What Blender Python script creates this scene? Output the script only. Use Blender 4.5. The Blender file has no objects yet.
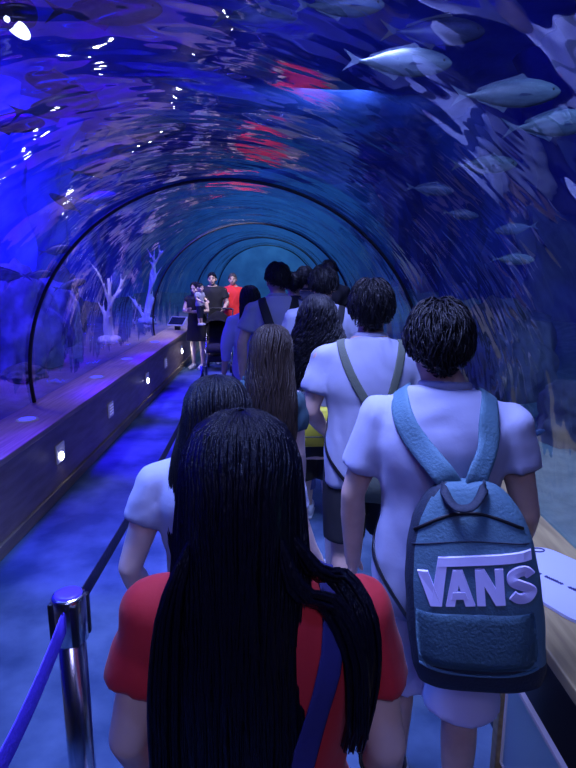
import bpy, bmesh, math, random
from mathutils import Vector, Matrix, noise
from mathutils.bvhtree import BVHTree
R = math.radians
PI = math.pi
scene = bpy.context.scene
COL = scene.collection
V = Vector
random.seed(7)

# ------------------------------------------------------------------ materials
def nodes_of(name):
    m = bpy.data.materials.new(name); m.use_nodes = True
    nt = m.node_tree
    return m, nt, nt.nodes['Principled BSDF'], nt.nodes['Material Output']

def mat(name, col, rough=.6, metal=0., col2=None, scale=20., stretch=(1, 1, 1), bump=0., bscale=None, emit=None, estr=0., spec=.5, sheen=0., detail=4., lo=.35, hi=.65, alpha=None, trans=0.):
    m, nt, b, out = nodes_of(name)
    b.inputs['Base Color'].default_value = (*col, 1)
    b.inputs['Roughness'].default_value = rough
    b.inputs['Metallic'].default_value = metal
    b.inputs['Specular IOR Level'].default_value = spec
    b.inputs['Sheen Weight'].default_value = sheen
    if trans: b.inputs['Transmission Weight'].default_value = trans
    tc = nt.nodes.new('ShaderNodeTexCoord')
    mp = nt.nodes.new('ShaderNodeMapping'); mp.inputs['Scale'].default_value = stretch
    nt.links.new(tc.outputs['Object'], mp.inputs['Vector'])
    nz = nt.nodes.new('ShaderNodeTexNoise'); nz.inputs['Scale'].default_value = scale; nz.inputs['Detail'].default_value = detail
    nt.links.new(mp.outputs['Vector'], nz.inputs['Vector'])
    if col2 is not None:
        cr = nt.nodes.new('ShaderNodeValToRGB')
        cr.color_ramp.elements[0].position = lo; cr.color_ramp.elements[0].color = (*col, 1)
        cr.color_ramp.elements[1].position = hi; cr.color_ramp.elements[1].color = (*col2, 1)
        nt.links.new(nz.outputs['Fac'], cr.inputs['Fac'])
        nt.links.new(cr.outputs['Color'], b.inputs['Base Color'])
    if bump:
        n2 = nz
        if bscale:
            n2 = nt.nodes.new('ShaderNodeTexNoise'); n2.inputs['Scale'].default_value = bscale; n2.inputs['Detail'].default_value = 5
            nt.links.new(mp.outputs['Vector'], n2.inputs['Vector'])
        bp = nt.nodes.new('ShaderNodeBump'); bp.inputs['Strength'].default_value = bump; bp.inputs['Distance'].default_value = .01
        nt.links.new(n2.outputs['Fac'], bp.inputs['Height']); nt.links.new(bp.outputs['Normal'], b.inputs['Normal'])
    if emit is not None:
        b.inputs['Emission Color'].default_value = (*emit, 1); b.inputs['Emission Strength'].default_value = estr
    return m

def acrylic_mat():
    m, nt, b, out = nodes_of('rippled_acrylic'); nt.nodes.remove(b)
    tc = nt.nodes.new('ShaderNodeTexCoord')
    def rip(stretch, scale, detail, amt, prev):
        mp = nt.nodes.new('ShaderNodeMapping'); mp.inputs['Scale'].default_value = stretch
        nt.links.new(tc.outputs['Object'], mp.inputs['Vector'])
        n = nt.nodes.new('ShaderNodeTexNoise'); n.inputs['Scale'].default_value = scale; n.inputs['Detail'].default_value = detail
        nt.links.new(mp.outputs['Vector'], n.inputs['Vector'])
        bp = nt.nodes.new('ShaderNodeBump'); bp.inputs['Strength'].default_value = 1.; bp.inputs['Distance'].default_value = amt
        nt.links.new(n.outputs['Fac'], bp.inputs['Height'])
        if prev: nt.links.new(prev.outputs['Normal'], bp.inputs['Normal'])
        return bp
    b1 = rip((1, 1, 1), 1.1, 1., .07, None)
    b2 = rip((1, 1.7, 1), 4.0, 1.0, .007, b1)
    gl = nt.nodes.new('ShaderNodeBsdfGlossy'); gl.inputs['Roughness'].default_value = .02
    gl.inputs['Color'].default_value = (.95, .97, 1, 1)
    nt.links.new(b2.outputs['Normal'], gl.inputs['Normal'])
    tr = nt.nodes.new('ShaderNodeBsdfTransparent'); tr.inputs['Color'].default_value = (.93, .96, 1, 1)
    lw = nt.nodes.new('ShaderNodeLayerWeight'); lw.inputs['Blend'].default_value = .5
    pw = nt.nodes.new('ShaderNodeMath'); pw.operation = 'POWER'; pw.inputs[1].default_value = 3.2
    nt.links.new(lw.outputs['Facing'], pw.inputs[0])
    ma = nt.nodes.new('ShaderNodeMath'); ma.operation = 'MULTIPLY_ADD'; ma.inputs[1].default_value = .80; ma.inputs[2].default_value = .06
    nt.links.new(pw.outputs[0], ma.inputs[0])
    mx = nt.nodes.new('ShaderNodeMixShader')
    nt.links.new(ma.outputs[0], mx.inputs['Fac']); nt.links.new(tr.outputs[0], mx.inputs[1]); nt.links.new(gl.outputs[0], mx.inputs[2])
    nt.links.new(mx.outputs[0], out.inputs['Surface'])
    return m

def water_mat():
    m, nt, b, out = nodes_of('sea_water'); nt.nodes.remove(b)
    tr = nt.nodes.new('ShaderNodeBsdfTransparent'); nt.links.new(tr.outputs[0], out.inputs['Surface'])
    ab = nt.nodes.new('ShaderNodeVolumeAbsorption'); ab.inputs['Color'].default_value = (.35, .6, 1, 1); ab.inputs['Density'].default_value = .09
    em = nt.nodes.new('ShaderNodeEmission'); em.inputs['Color'].default_value = (.04, .04, 1, 1); em.inputs['Strength'].default_value = .0022  # emitted blue glow stands in for light scattered by the water
    ad = nt.nodes.new('ShaderNodeAddShader'); nt.links.new(ab.outputs[0], ad.inputs[0]); nt.links.new(em.outputs[0], ad.inputs[1])
    nt.links.new(ad.outputs[0], out.inputs['Volume'])
    return m

M = {}
M['acrylic'] = acrylic_mat(); M['water'] = water_mat()
M['ring'] = mat('black_seam', (.006, .006, .008), .5)
M['wood'] = mat('ledge_top_wood', (.40, .28, .17), .5, col2=(.58, .43, .27), scale=3, stretch=(14, .8, 14), bump=.15)
M['wood_pale'] = mat('pale_ledge_wood', (.26, .19, .085), .5, col2=(.42, .32, .14), scale=3, stretch=(10, .9, 10), bump=.1)
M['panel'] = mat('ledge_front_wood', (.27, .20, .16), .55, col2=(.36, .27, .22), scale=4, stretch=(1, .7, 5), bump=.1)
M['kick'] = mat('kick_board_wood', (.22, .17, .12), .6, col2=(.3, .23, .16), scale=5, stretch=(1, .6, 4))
M['shaded_panel'] = mat('shaded_ledge_front', (.012, .012, .02), .5)  # right ledge front lies in shade; that shade is put into its colour
M['floor'] = mat('worn_blue_floor', (.036, .072, .135), .7, spec=.2, col2=(.11, .17, .26), scale=2.4, stretch=(1, 1, 1), bump=.9, bscale=7, detail=9, lo=.38, hi=.64)
M['tankL'] = mat('tank_rock_left', (.05, .06, .40), .9, col2=(.16, .16, .85), scale=.9, detail=6, bump=.6, bscale=3)  # blue of the tank lighting put into the left rock's colour
M['tankR'] = mat('tank_rock_right', (.012, .014, .07), .95, col2=(.05, .06, .26), scale=.8, detail=6, bump=.6, bscale=3)  # same tank rock, with the right side's dimness put into its colour
M['tankTop'] = mat('water_surface_underside', (.04, .05, .22), .6, col2=(.10, .12, .45), scale=1.2, detail=3, bump=.5)
M['teal'] = mat('teal_end_wall', (.06, .16, .24), .8, col2=(.10, .24, .32), scale=1.5)
M['sandL'] = mat('blue_sand', (.09, .085, .11), .95, col2=(.15, .145, .2), scale=6, bump=.5, bscale=30)
M['sandR'] = mat('teal_sand', (.085, .15, .14), .95, col2=(.15, .23, .20), scale=7, bump=.7, bscale=34)
M['rock'] = mat('rock', (.18, .20, .34), .95, col2=(.36, .4, .6), scale=5, bump=.9, bscale=14)
M['rock_dark'] = mat('dark_rock', (.05, .055, .07), .95, col2=(.12, .125, .13), scale=5, bump=.9, bscale=14)
M['coral'] = mat('white_coral', (.75, .72, .8), .8, bump=.5, scale=60)
M['steel'] = mat('brushed_steel', (.62, .62, .66), .22, metal=1.)
M['blackpl'] = mat('black_plastic', (.01, .01, .014), .4)
M['belt'] = mat('blue_belt_webbing', (.09, .05, .80), .6, bump=.3, scale=90)
M['belt_dark'] = mat('dark_belt_webbing', (.006, .006, .05), .6, bump=.3, scale=90)
M['disc'] = mat('blue_cap_disc', (.06, .04, .7), .3, emit=(.08, .05, 1), estr=.30)  # blue glow put into the post cap, which is no lamp
M['plate'] = mat('light_faceplate', (.30, .30, .42), .4, emit=(.45, .45, .9), estr=.10)  # faint glow put into faceplates, bezels and frames
M['lens'] = mat('step_light_lens', (.9, .9, .95), .3, emit=(.85, .88, 1), estr=55.)
M['louvre_glow'] = mat('glowing_louvre', (.6, .6, .8), .4, emit=(.5, .5, 1), estr=.25)  # faint glow put into the louvres of the unlit plates
M['bluelamp'] = mat('blue_lamp_glass', (.05, .05, .6), .3, emit=(.08, .08, 1), estr=1.1)
M['lamp'] = mat('tank_lamp_glass', (.9, .9, 1), .3, emit=(.6, .65, 1), estr=5.)
M['white_card'] = mat('white_card', (.50, .52, .72), .4)
M['ink'] = mat('card_ink', (.04, .04, .16), .6)
M['glassy'] = mat('green_glass_plate', (.40, .62, .62), .2)
M['skin'] = mat('skin', (.50, .33, .26), .5, col2=(.58, .38, .30), scale=18)
M['skin_pale'] = mat('pale_skin', (.66, .48, .42), .5, col2=(.72, .52, .45), scale=18)
M['eye'] = mat('eye_white', (.35, .32, .32), .4)
M['dark'] = mat('dark_feature', (.02, .012, .012), .5)
M['lip'] = mat('lips', (.40, .17, .15), .5)
M['hair'] = mat('black_hair', (.004, .004, .008), .38, spec=.35, bump=.5, scale=60, stretch=(4, 4, .4))
M['hair_fg'] = mat('black_blue_hair', (.003, .003, .009), .32, spec=.45, bump=.5, scale=60, stretch=(4, 4, .4))
M['hair_brown'] = mat('brown_hair', (.022, .014, .011), .42, spec=.4, bump=.5, scale=60, stretch=(4, 4, .4))
M['hair_short'] = mat('short_black_hair', (.005, .005, .009), .45, spec=.4, bump=.4, scale=80)
M['hair_bald'] = mat('cropped_grey_hair', (.10, .08, .07), .6)
M['tee'] = mat('white_cotton', (.33, .35, .50), .9, sheen=.1, bump=.25, scale=14)
M['tee_grey'] = mat('grey_white_cotton', (.27, .28, .42), .9, sheen=.2, bump=.25, scale=14)
M['red'] = mat('red_cotton', (.50, .012, .02), .8, sheen=.1, bump=.3, scale=14)
M['redpolo'] = mat('red_polo_cotton', (.85, .03, .03), .8, bump=.2, scale=14)
M['black'] = mat('black_cotton', (.010, .010, .015), .85, bump=.3, scale=14)
M['navy'] = mat('navy_cotton', (.016, .020, .06), .85, bump=.3, scale=14)
M['tealcloth'] = mat('dark_teal_cotton', (.022, .06, .085), .85, bump=.3, scale=14)
M['lilac'] = mat('lilac_cotton', (.42, .40, .75), .85, bump=.3, scale=14)
M['khaki'] = mat('khaki_cotton', (.30, .27, .22), .85, bump=.3, scale=14)
M['denim'] = mat('blue_denim', (.05, .06, .20), .85, bump=.3, scale=14)
M['white_short'] = mat('pale_shorts_cotton', (.60, .58, .78), .85, bump=.3, scale=14)
M['navystrap'] = mat('navy_strap', (.02, .02, .14), .8, bump=.2, scale=40)
M['bag'] = mat('teal_canvas', (.065, .15, .21), .75, col2=(.08, .18, .24), scale=9, bump=.3, bscale=130)
M['bag_dark'] = mat('dark_navy_canvas', (.012, .022, .045), .75, bump=.3, scale=120)
M['bag_letter'] = mat('pale_lettering', (.62, .60, .90), .6)
M['olive'] = mat('olive_canvas', (.10, .12, .09), .8, bump=.3, scale=90)
M['yellow'] = mat('yellow_canvas', (.48, .44, .03), .75, bump=.2, scale=40)
M['shoe'] = mat('pale_shoe', (.6, .6, .66), .6); M['shoe_dark'] = mat('dark_shoe', (.02, .02, .03), .6)
M['screen'] = mat('dark_screen', (.01, .015, .03), .12)
M['fish_pale'] = mat('pale_fish_scales', (.07, .11, .15), .45, col2=(.14, .20, .24), scale=7, stretch=(.5, 1, 3))
M['fish_dark'] = mat('dark_fish_scales', (.025, .03, .06), .4, col2=(.05, .06, .1), scale=7, stretch=(.5, 1, 3))
M['fish_mid'] = mat('grey_blue_fish_scales', (.05, .08, .16), .4, col2=(.09, .13, .24), scale=7, stretch=(.5, 1, 3))
M['fin_pale'] = mat('pale_fin', (.06, .09, .16), .5); M['fin_dark'] = mat('dark_fin', (.02, .025, .05), .5)

# ------------------------------------------------------------------ helpers
def link(name, mesh, parent=None):
    o = bpy.data.objects.new(name, mesh); COL.objects.link(o)
    if parent: o.parent = parent
    return o

def tag(o, label=None, cat=None, group=None, kind=None):
    if label: o['label'] = label
    if cat: o['category'] = cat
    if group: o['group'] = group
    if kind: o['kind'] = kind
    return o

def empty(name, label, cat, loc=(0, 0, 0), rz=0., group=None):
    o = bpy.data.objects.new(name, None); COL.objects.link(o); o.empty_display_size = .1
    o.location = loc; o.rotation_euler = (0, 0, rz)
    return tag(o, label, cat, group)

def build(name, bm, mats, parent=None, smooth=True):
    me = bpy.data.meshes.new(name)
    bmesh.ops.recalc_face_normals(bm, faces=bm.faces)
    bm.to_mesh(me); bm.free()
    for m in (mats if isinstance(mats, (list, tuple)) else [mats]): me.materials.append(m)
    if smooth:
        for p in me.polygons: p.use_smooth = True
    return link(name, me, parent)

def sweep(bm, pts, rad, side=None, seg=12, mi=0, cap=True, power=2.):
    pts = [V(p) for p in pts]; n = len(pts)
    rad = [(r, r) if not isinstance(r, (tuple, list)) else r for r in rad]
    rings = []; S = None
    for i, p in enumerate(pts):
        T = (pts[min(i + 1, n - 1)] - pts[max(i - 1, 0)])
        T = T.normalized() if T.length > 1e-9 else V((0, 0, 1))
        s = side[i] if isinstance(side, list) else side
        if s is None: s = S if S is not None else (V((1, 0, 0)) if abs(T.x) < .9 else V((0, 1, 0)))
        s = V(s); s = s - T * s.dot(T)
        if s.length < 1e-6: s = T.orthogonal()
        S = s.normalized(); N = T.cross(S)
        a, b = rad[i]; ring = []
        for k in range(seg):
            t = 2 * PI * k / seg; c, d = math.cos(t), math.sin(t)
            if power != 2.:
                c = math.copysign(abs(c) ** (2 / power), c); d = math.copysign(abs(d) ** (2 / power), d)
            ring.append(bm.verts.new(p + S * (a * c) + N * (b * d)))
        rings.append(ring)
    for A, B in zip(rings, rings[1:]):
        for k in range(seg):
            f = bm.faces.new((A[k], A[(k + 1) % seg], B[(k + 1) % seg], B[k])); f.material_index = mi
    if cap:
        f = bm.faces.new(list(reversed(rings[0]))); f.material_index = mi
        f = bm.faces.new(rings[-1]); f.material_index = mi
    return rings

def ball(bm, c, r, rot=None, u=18, v=12, mi=0):
    mtx = Matrix.Translation(V(c)) @ (rot.to_matrix().to_4x4() if rot else Matrix()) @ Matrix.Diagonal((*r, 1))
    g = bmesh.ops.create_uvsphere(bm, u_segments=u, v_segments=v, radius=1, matrix=mtx)
    for vv in g['verts']:
        for f in vv.link_faces: f.material_index = mi

def box(bm, lo, hi, bevel=0., mi=0):
    c = [(a + b) / 2 for a, b in zip(lo, hi)]; s = [b - a for a, b in zip(lo, hi)]
    g = bmesh.ops.create_cube(bm, size=1, matrix=Matrix.Translation(c) @ Matrix.Diagonal((*s, 1)))
    fs = {f for v in g['verts'] for f in v.link_faces}
    for f in fs: f.material_index = mi
    if bevel:
        es = list({e for f in fs for e in f.edges})
        r = bmesh.ops.bevel(bm, geom=es, offset=bevel, segments=2, affect='EDGES', profile=.5)
        for f in r['faces']: f.material_index = mi

def lerp(a, b, t): return a + (b - a) * t

def interp(tab, x):
    # tab: list of (x, v...) ascending
    if x <= tab[0][0]: return tab[0][1:]
    for a, b in zip(tab, tab[1:]):
        if x <= b[0]:
            t = (x - a[0]) / (b[0] - a[0]); return tuple(lerp(p, q, t) for p, q in zip(a[1:], b[1:]))
    return tab[-1][1:]

def spline(pts, n):
    pts = [V(p) for p in pts]; out = []; m = len(pts) - 1
    for i in range(n):
        t = i / (n - 1) * m; k = min(int(t), m - 1); f = t - k
        p0 = pts[max(k - 1, 0)]; p1 = pts[k]; p2 = pts[k + 1]; p3 = pts[min(k + 2, m)]
        out.append(.5 * (2 * p1 + (p2 - p0) * f + (2 * p0 - 5 * p1 + 4 * p2 - p3) * f * f + (3 * p1 - p0 - 3 * p2 + p3) * f ** 3))
    return out

def remesh(bm, voxel, smooth=4, fac=.5):
    bmesh.ops.recalc_face_normals(bm, faces=bm.faces)
    me = bpy.data.meshes.new('tmp'); bm.to_mesh(me); bm.free()
    o = bpy.data.objects.new('tmp', me); COL.objects.link(o)
    r = o.modifiers.new('r', 'REMESH'); r.mode = 'VOXEL'; r.voxel_size = voxel
    if smooth:
        s = o.modifiers.new('s', 'SMOOTH'); s.factor = fac; s.iterations = smooth
    dg = bpy.context.evaluated_depsgraph_get(); dg.update()
    m2 = bpy.data.meshes.new_from_object(o.evaluated_get(dg))
    b = bmesh.new(); b.from_mesh(m2)
    bpy.data.objects.remove(o); bpy.data.meshes.remove(me); bpy.data.meshes.remove(m2)
    b.normal_update()
    return b

def wrinkle(bm, amp, freq=(9, 9, 4), off=0.):
    bm.normal_update()
    o = V((off * 7.3, off * 3.1, off * 5.7))
    d = []
    for v in bm.verts:
        p = V((v.co.x * freq[0], v.co.y * freq[1], v.co.z * freq[2])) + o
        q = p + V((1, 1, .3)) * noise.noise(p * .7) * 1.4
        d.append(v.normal * amp * (noise.noise(q) + .5 * noise.noise(q * 2.3)))
    for v, dd in zip(bm.verts, d): v.co += dd

def folds(bm, amp, seed):
    """soft diagonal cloth folds, deeper toward the hem and the sleeves"""
    bm.normal_update(); d = []
    for v in bm.verts:
        x, y, z = v.co; sg = 1 if x > 0 else -1
        u = z * 24 + abs(x) * 16 + 3.2 * noise.noise(V((x * 5 + seed, y * 5, z * 4))); w_ = max(0., noise.noise(V((x * 4 + seed * 2, y * 4, z * 3 + 9))) + .28)
        k = .45 + min(1., abs(x) / .16) * .5 + max(0, 1.0 - z) * 1.2
        d.append(v.normal * amp * math.sin(u) * w_ * k)
    for v, dd in zip(bm.verts, d): v.co += dd

def bvh_of(bm): return BVHTree.FromBMesh(bm)

def snap(bvh, p, off):
    co, no, i, dist = bvh.find_nearest(V(p))
    return co + no * off, no

# ------------------------------------------------------------------ tunnel shell
CX, CZ, RX, RZ = -.46, .83, 1.74, 1.68
ZB = .62
A0 = math.asin((ZB - .04 - CZ) / RZ)
def arc(n, grow=0., a0=None):
    a0 = A0 if a0 is None else a0
    return [(CX + (RX + grow) * math.cos(lerp(a0, PI - a0, i / n)), CZ + (RZ + grow) * math.sin(lerp(a0, PI - a0, i / n))) for i in range(n + 1)]

YS = [-5, 0, 5, 10, 15, 20.5]
for i, (ya, yb) in enumerate(zip(YS, YS[1:])):
    bm = bmesh.new(); cols = []
    for y in [lerp(ya, yb, k / 10) for k in range(11)]:
        cols.append([bm.verts.new((x, y, z)) for x, z in arc(72)])
    for a, b in zip(cols, cols[1:]):
        for k in range(72): bm.faces.new((a[k], a[k + 1], b[k + 1], b[k]))
    o = build('window_%d' % (i + 1), bm, M['acrylic']); tag(o, kind='structure')
for i, y in enumerate(YS[1:]):
    bm = bmesh.new()
    pts = [(x, y, z) for x, z in arc(90, -.012)]
    sweep(bm, pts, [(.028, .014)] * len(pts), side=V((0, 1, 0)), seg=8)
    o = build('trim_%d' % (i + 1), bm, M['ring']); tag(o, kind='structure')

# floor
bm = bmesh.new(); box(bm, (-1.78, -5, -.1), (.9, 24, 0)); o = build('floor', bm, M['floor'], smooth=False); tag(o, kind='structure')

# tank walls: ridged rock all round
def tank_wall(name, side, m):
    bm = bmesh.new(); rows = []
    ny, nz = 150, 34
    for j in range(nz + 1):
        row = []
        for i in range(ny + 1):
            y = lerp(-7, 27, i / ny); t = j / nz
            x = side * (5.4 - 1.3 * max(0, t - .55) ** 1.5 * 3); z = lerp(-.2, 5.6, t)
            p = V((y * 1.1, z * .28, side * 3))
            d = noise.noise(p) * .55 + noise.noise(p * 2.6) * .28 + noise.noise(V((y * 3, z * 1.4, 7 * side))) * .12
            row.append(bm.verts.new((x + CX - side * d, y, z)))
        rows.append(row)
    for a, b in zip(rows, rows[1:]):
        for k in range(ny): bm.faces.new((a[k], a[k + 1], b[k + 1], b[k]))
    tag(build(name, bm, m), kind='structure')
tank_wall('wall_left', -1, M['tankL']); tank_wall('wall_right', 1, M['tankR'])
bm = bmesh.new(); rows = []
for j in range(25):
    rows.append([bm.verts.new((lerp(-5.4, 4.5, j / 24), lerp(-7, 27, i / 80), 5.2 + .18 * noise.noise(V((j * .5, i * .35, 0))))) for i in range(81)])
for a, b in zip(rows, rows[1:]):
    for k in range(80): bm.faces.new((a[k], a[k + 1], b[k + 1], b[k]))
tag(build('ceiling', bm, M['tankTop']), kind='structure')
bm = bmesh.new(); box(bm, (-6, 25.5, -.2), (5.5, 25.7, 5.6)); tag(build('wall_back', bm, M['teal'], smooth=False), kind='structure')
bm = bmesh.new(); box(bm, (-6, -6.6, -.2), (5.5, -6.4, 5.6)); tag(build('wall_front', bm, M['tankR'], smooth=False), kind='structure')
# sand outside the glass
for name, side, m in (('ground_left', -1, M['sandL']), ('ground_right', 1, M['sandR'])):
    bm = bmesh.new(); rows = []
    for i in range(121):
        y = lerp(-6.4, 25.5, i / 120); row = []
        for j in range(25):
            d = (j / 24) ** 1.3 * 3.9
            x = CX + side * (1.66 + d)
            z = .56 + .10 * d * (.4 if side < 0 else 1.) + min(1, d * 1.2) * (.16 * noise.noise(V((x * 1.3, y * .8, 1))) + .07 * noise.noise(V((x * 4, y * 3, 4))))
            row.append(bm.verts.new((x, y, z)))
        rows.append(row)
    for a, b in zip(rows, rows[1:]):
        for k in range(24): bm.faces.new((a[k], a[k + 1], b[k + 1], b[k]))
    tag(build(name, bm, m), kind='structure')

# water body round the tunnel (haze from its own emitted glow): outer block with the tunnel cavity
bm = bmesh.new(); box(bm, (-7, -6.38, -.15), (6.4, 25.48, 5.55))
prof = [(CX + (RX + .02) * math.cos(a), CZ + (RZ + .02) * math.sin(a)) for a in [lerp(-.2, PI + .2, i / 60) for i in range(61)]]
prof = [(prof[0][0], -.1)] + prof + [(prof[-1][0], -.1)]
ra = [bm.verts.new((x, -6.3, z)) for x, z in prof]; rb = [bm.verts.new((x, 22.6, z)) for x, z in prof]
n = len(prof)
for k in range(n): bm.faces.new((ra[k], ra[(k + 1) % n], rb[(k + 1) % n], rb[k]))
bm.faces.new(ra); bm.faces.new(rb)
me = bpy.data.meshes.new('water'); bm.normal_update()
bmesh.ops.recalc_face_normals(bm, faces=bm.faces)
inner = [f for f in bm.faces if all(v in set(ra + rb) for v in f.verts)]
f0 = max(inner, key=lambda f: f.calc_center_median().z)
if f0.normal.z > 0: bmesh.ops.reverse_faces(bm, faces=inner)
bm.to_mesh(me); bm.free(); me.materials.append(M['water'])
o = link('water', me); tag(o, kind='structure')

# ------------------------------------------------------------------ ledges
def ledge(name, label, xf, xb, top, front, kick):
    e = empty(name, label, 'ledge', ((xf + xb) / 2, 9, 0))
    s = 1 if xb > xf else -1
    def bx(nm, x0, x1, z0, z1, m, bev=0.):
        bm = bmesh.new(); cx = (xf + xb) / 2
        box(bm, (min(x0, x1) - cx, -14, z0), (max(x0, x1) - cx, 11.5, z1), bev); build(nm, bm, m, e, smooth=False)
    bx('top_board', xf - s * .025, xb, ZB - .045, ZB, top, .006)
    bx('front_panel', xf, xf + s * .03, .09, ZB - .047, front)
    bx('kick_board', xf - s * .022, xf + s * .03, 0.002, .088, kick, .004)
    return e
ledge('wooden_ledge', 'long brown wooden ledge with small lights along the empty aisle', -1.76, -2.19, M['wood'], M['panel'], M['kick'])
ledge('wooden_ledge', 'pale wooden ledge with shade painted on its front beside the crowd', .86, 1.26, M['wood_pale'], M['shaded_panel'], M['shaded_panel'])

# step lights in the front of the left ledge
def step_light(y, z, lit, label):
    e = empty('step_light', label, 'light', (-1.757, y, z), 0, 'step lights along the wooden ledge')
    bm = bmesh.new(); box(bm, (0, -.085, -.075), (.012, .085, .075), .004); build('faceplate', bm, M['plate'], e, smooth=False)
    bm = bmesh.new()
    if lit: ball(bm, (.014, .0, -.03), (.010, .034, .034))
    else:
        for k in range(4): box(bm, (.008, -.06, -.05 + k * .03), (.017, .06, -.034 + k * .03), .002)
    build('lens' if lit else 'louvre', bm, M['lens'] if lit else M['louvre_glow'], e)
STEP = [(4.42, True, 'lit square step light nearest the camera in the left ledge'), (5.82, False, 'unlit louvred step plate between two lit ones in the left ledge'),
        (7.5, True, 'lit square step light halfway along the left ledge'), (8.75, False, 'unlit louvred step plate near the far end of the left ledge'),
        (10.2, True, 'lit square step light beside the woman holding a baby')]
for y, lit, lb in STEP: step_light(y, .345, lit, lb)

def disc_light(x, y, label):
    e = empty('disc_light', label, 'light', (x, y, ZB), 0, 'round blue lights let into the ledge top')
    bm = bmesh.new(); sweep(bm, [(0, 0, .0005), (0, 0, .008)], [.085, .08], seg=28); build('bezel', bm, M['plate'], e)
    bm = bmesh.new(); sweep(bm, [(0, 0, .004), (0, 0, .011)], [.065, .06], seg=28); build('lamp_glass', bm, M['bluelamp'], e)
for y, lb in ((4.4, 'round blue ledge-top light by the nearest black ring'), (6.15, 'round blue ledge-top light second from the near ring'), (7.4, 'round blue ledge-top light third from the near ring'), (9.1, 'round blue ledge-top light by the second black ring')):
    disc_light(-1.98, y, lb)

for y, lb in ((3.0, 'added unseen step light in the shaded ledge front beside the nearest shoes'), (6.2, 'added unseen step light in the shaded ledge front behind the queue'), (9.6, 'added unseen step light at the far end of the shaded ledge front')):
    e = empty('step_light', lb, 'light', (.857, y, .345), PI, 'added unseen step lights along the shaded ledge front')  # unseen lights added for their glints in the rippled acrylic
    bm = bmesh.new(); box(bm, (0, -.085, -.075), (.012, .085, .075), .004); build('faceplate', bm, M['plate'], e, smooth=False)
    bm = bmesh.new(); ball(bm, (.014, .0, -.03), (.010, .034, .034)); build('lens', bm, M['lens'], e)
e = empty('tank_lamp', 'bright white lamp glaring through the glass at the upper left corner', 'lamp', (-1.37, 3.30, 3.03))
bm = bmesh.new(); sweep(bm, [(0, .16, .10), (0, .15, .10), (0, -.14, -.01), (0, -.15, -.015)], [.02, .075, .075, .06], seg=20); build('housing', bm, M['blackpl'], e)
bm = bmesh.new(); ball(bm, (.03, -.02, -.035), (.04, .13, .035)); build('lamp_glass', bm, M['lamp'], e)

# slanted info screen at the far end of the left ledge
e = empty('information_lectern', 'dark slanted information screen at the far end of the left ledge', 'sign', (-1.93, 10.9, ZB), R(-20))
bm = bmesh.new(); box(bm, (-.05, -.03, 0), (.05, .03, .10), .005); build('stand', bm, M['blackpl'], e)
bm = bmesh.new(); box(bm, (-.17, -.12, -.012), (.17, .12, .012), .006)
bmesh.ops.rotate(bm, verts=bm.verts, cent=(0, 0, 0), matrix=Matrix.Rotation(R(38), 3, 'X')); bmesh.ops.translate(bm, verts=bm.verts, vec=(0, 0, .16))
build('frame', bm, M['plate'], e, smooth=False)
bm = bmesh.new(); box(bm, (-.15, -.10, .0125), (.15, .10, .016))
bmesh.ops.rotate(bm, verts=bm.verts, cent=(0, 0, 0), matrix=Matrix.Rotation(R(38), 3, 'X')); bmesh.ops.translate(bm, verts=bm.verts, vec=(0, 0, .16))
build('screen', bm, M['screen'], e, smooth=False)

# white information card lying on the right ledge
e = empty('information_card', 'white rounded information card lying on the pale wooden ledge', 'sign', (1.04, 1.95, ZB), 0)
def rrect(bm, outline, z0, z1, mi=0):
    a = [bm.verts.new((x, y, z0)) for x, y in outline]; b = [bm.verts.new((x, y, z1)) for x, y in outline]; n = len(a)
    for k in range(n): bm.faces.new((a[k], a[(k + 1) % n], b[(k + 1) % n], b[k]))
    bm.faces.new(list(reversed(a))); bm.faces.new(b)
def rounded(corners, r, n=7):
    out = []; m = len(corners)
    for i in range(m):
        p0, p1, p2 = V((*corners[i - 1], 0)), V((*corners[i], 0)), V((*corners[(i + 1) % m], 0))
        a = p1 + (p0 - p1).normalized() * r; b = p1 + (p2 - p1).normalized() * r
        for k in range(n + 1):
            t = k / n; q = a * (1 - t) ** 2 + p1 * 2 * t * (1 - t) + b * t * t; out.append((q.x, q.y))
    return out
CARD = [(-.155, -.02), (-.05, -.235), (.19, -.30), (.19, .12), (.085, .29), (-.02, .29)]
bm = bmesh.new(); rrect(bm, rounded(CARD, .05), .002, .014); build('board', bm, M['white_card'], e, smooth=False)
for k0, k1 in ((0, 6), (8, 16), (19, 27), (29, 37), (38, 46)):
    bm = bmesh.new()
    for k in range(k0, k1):
        t = k / 45; x = lerp(-.06, .16, t); y = lerp(.11, -.21, t)
        for a_, b_ in ((.0, .4), (.5, 1.)):
            box(bm, (x - .009 + .012 * a_, y - .006 + .008 * random.random() * a_, .0138), (x - .009 + .012 * b_ + .002, y + .003 + .006 * random.random(), .0152))
    build('printed_word', bm, M['ink'], e, smooth=False)
bm = bmesh.new(); pts = [(.035 + .028 * math.cos(t), .262 + .016 * math.sin(t), .016) for t in [2 * PI * k / 24 for k in range(25)]]
sweep(bm, pts, [.003] * 25, side=V((0, 0, 1)), seg=6); build('cord_loop', bm, M['ink'], e)

# framed glass plate on the front of the right ledge
e = empty('glass_plate', 'greenish glass plate in a pale frame on the shaded ledge front', 'panel', (.775, 1.42, 0), 0)
bm = bmesh.new(); box(bm, (-.012, -.34, .12), (-.004, .26, .46)); build('pane', bm, M['glassy'], e, smooth=False)
bm = bmesh.new()
for a, b in (((-.35, .11), (-.34, .47)), ((.26, .11), (.272, .47)), ((-.35, .46), (.272, .472)), ((-.35, .11), (.272, .12))):
    box(bm, (-.016, a[0], a[1]), (.0, b[0], b[1]))
build('frame', bm, M['plate'], e, smooth=False)
bm = bmesh.new(); box(bm, (-.03, .275, .0), (.03, .32, .52), .004); build('post', bm, M['wood_pale'], e, smooth=False)

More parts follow.
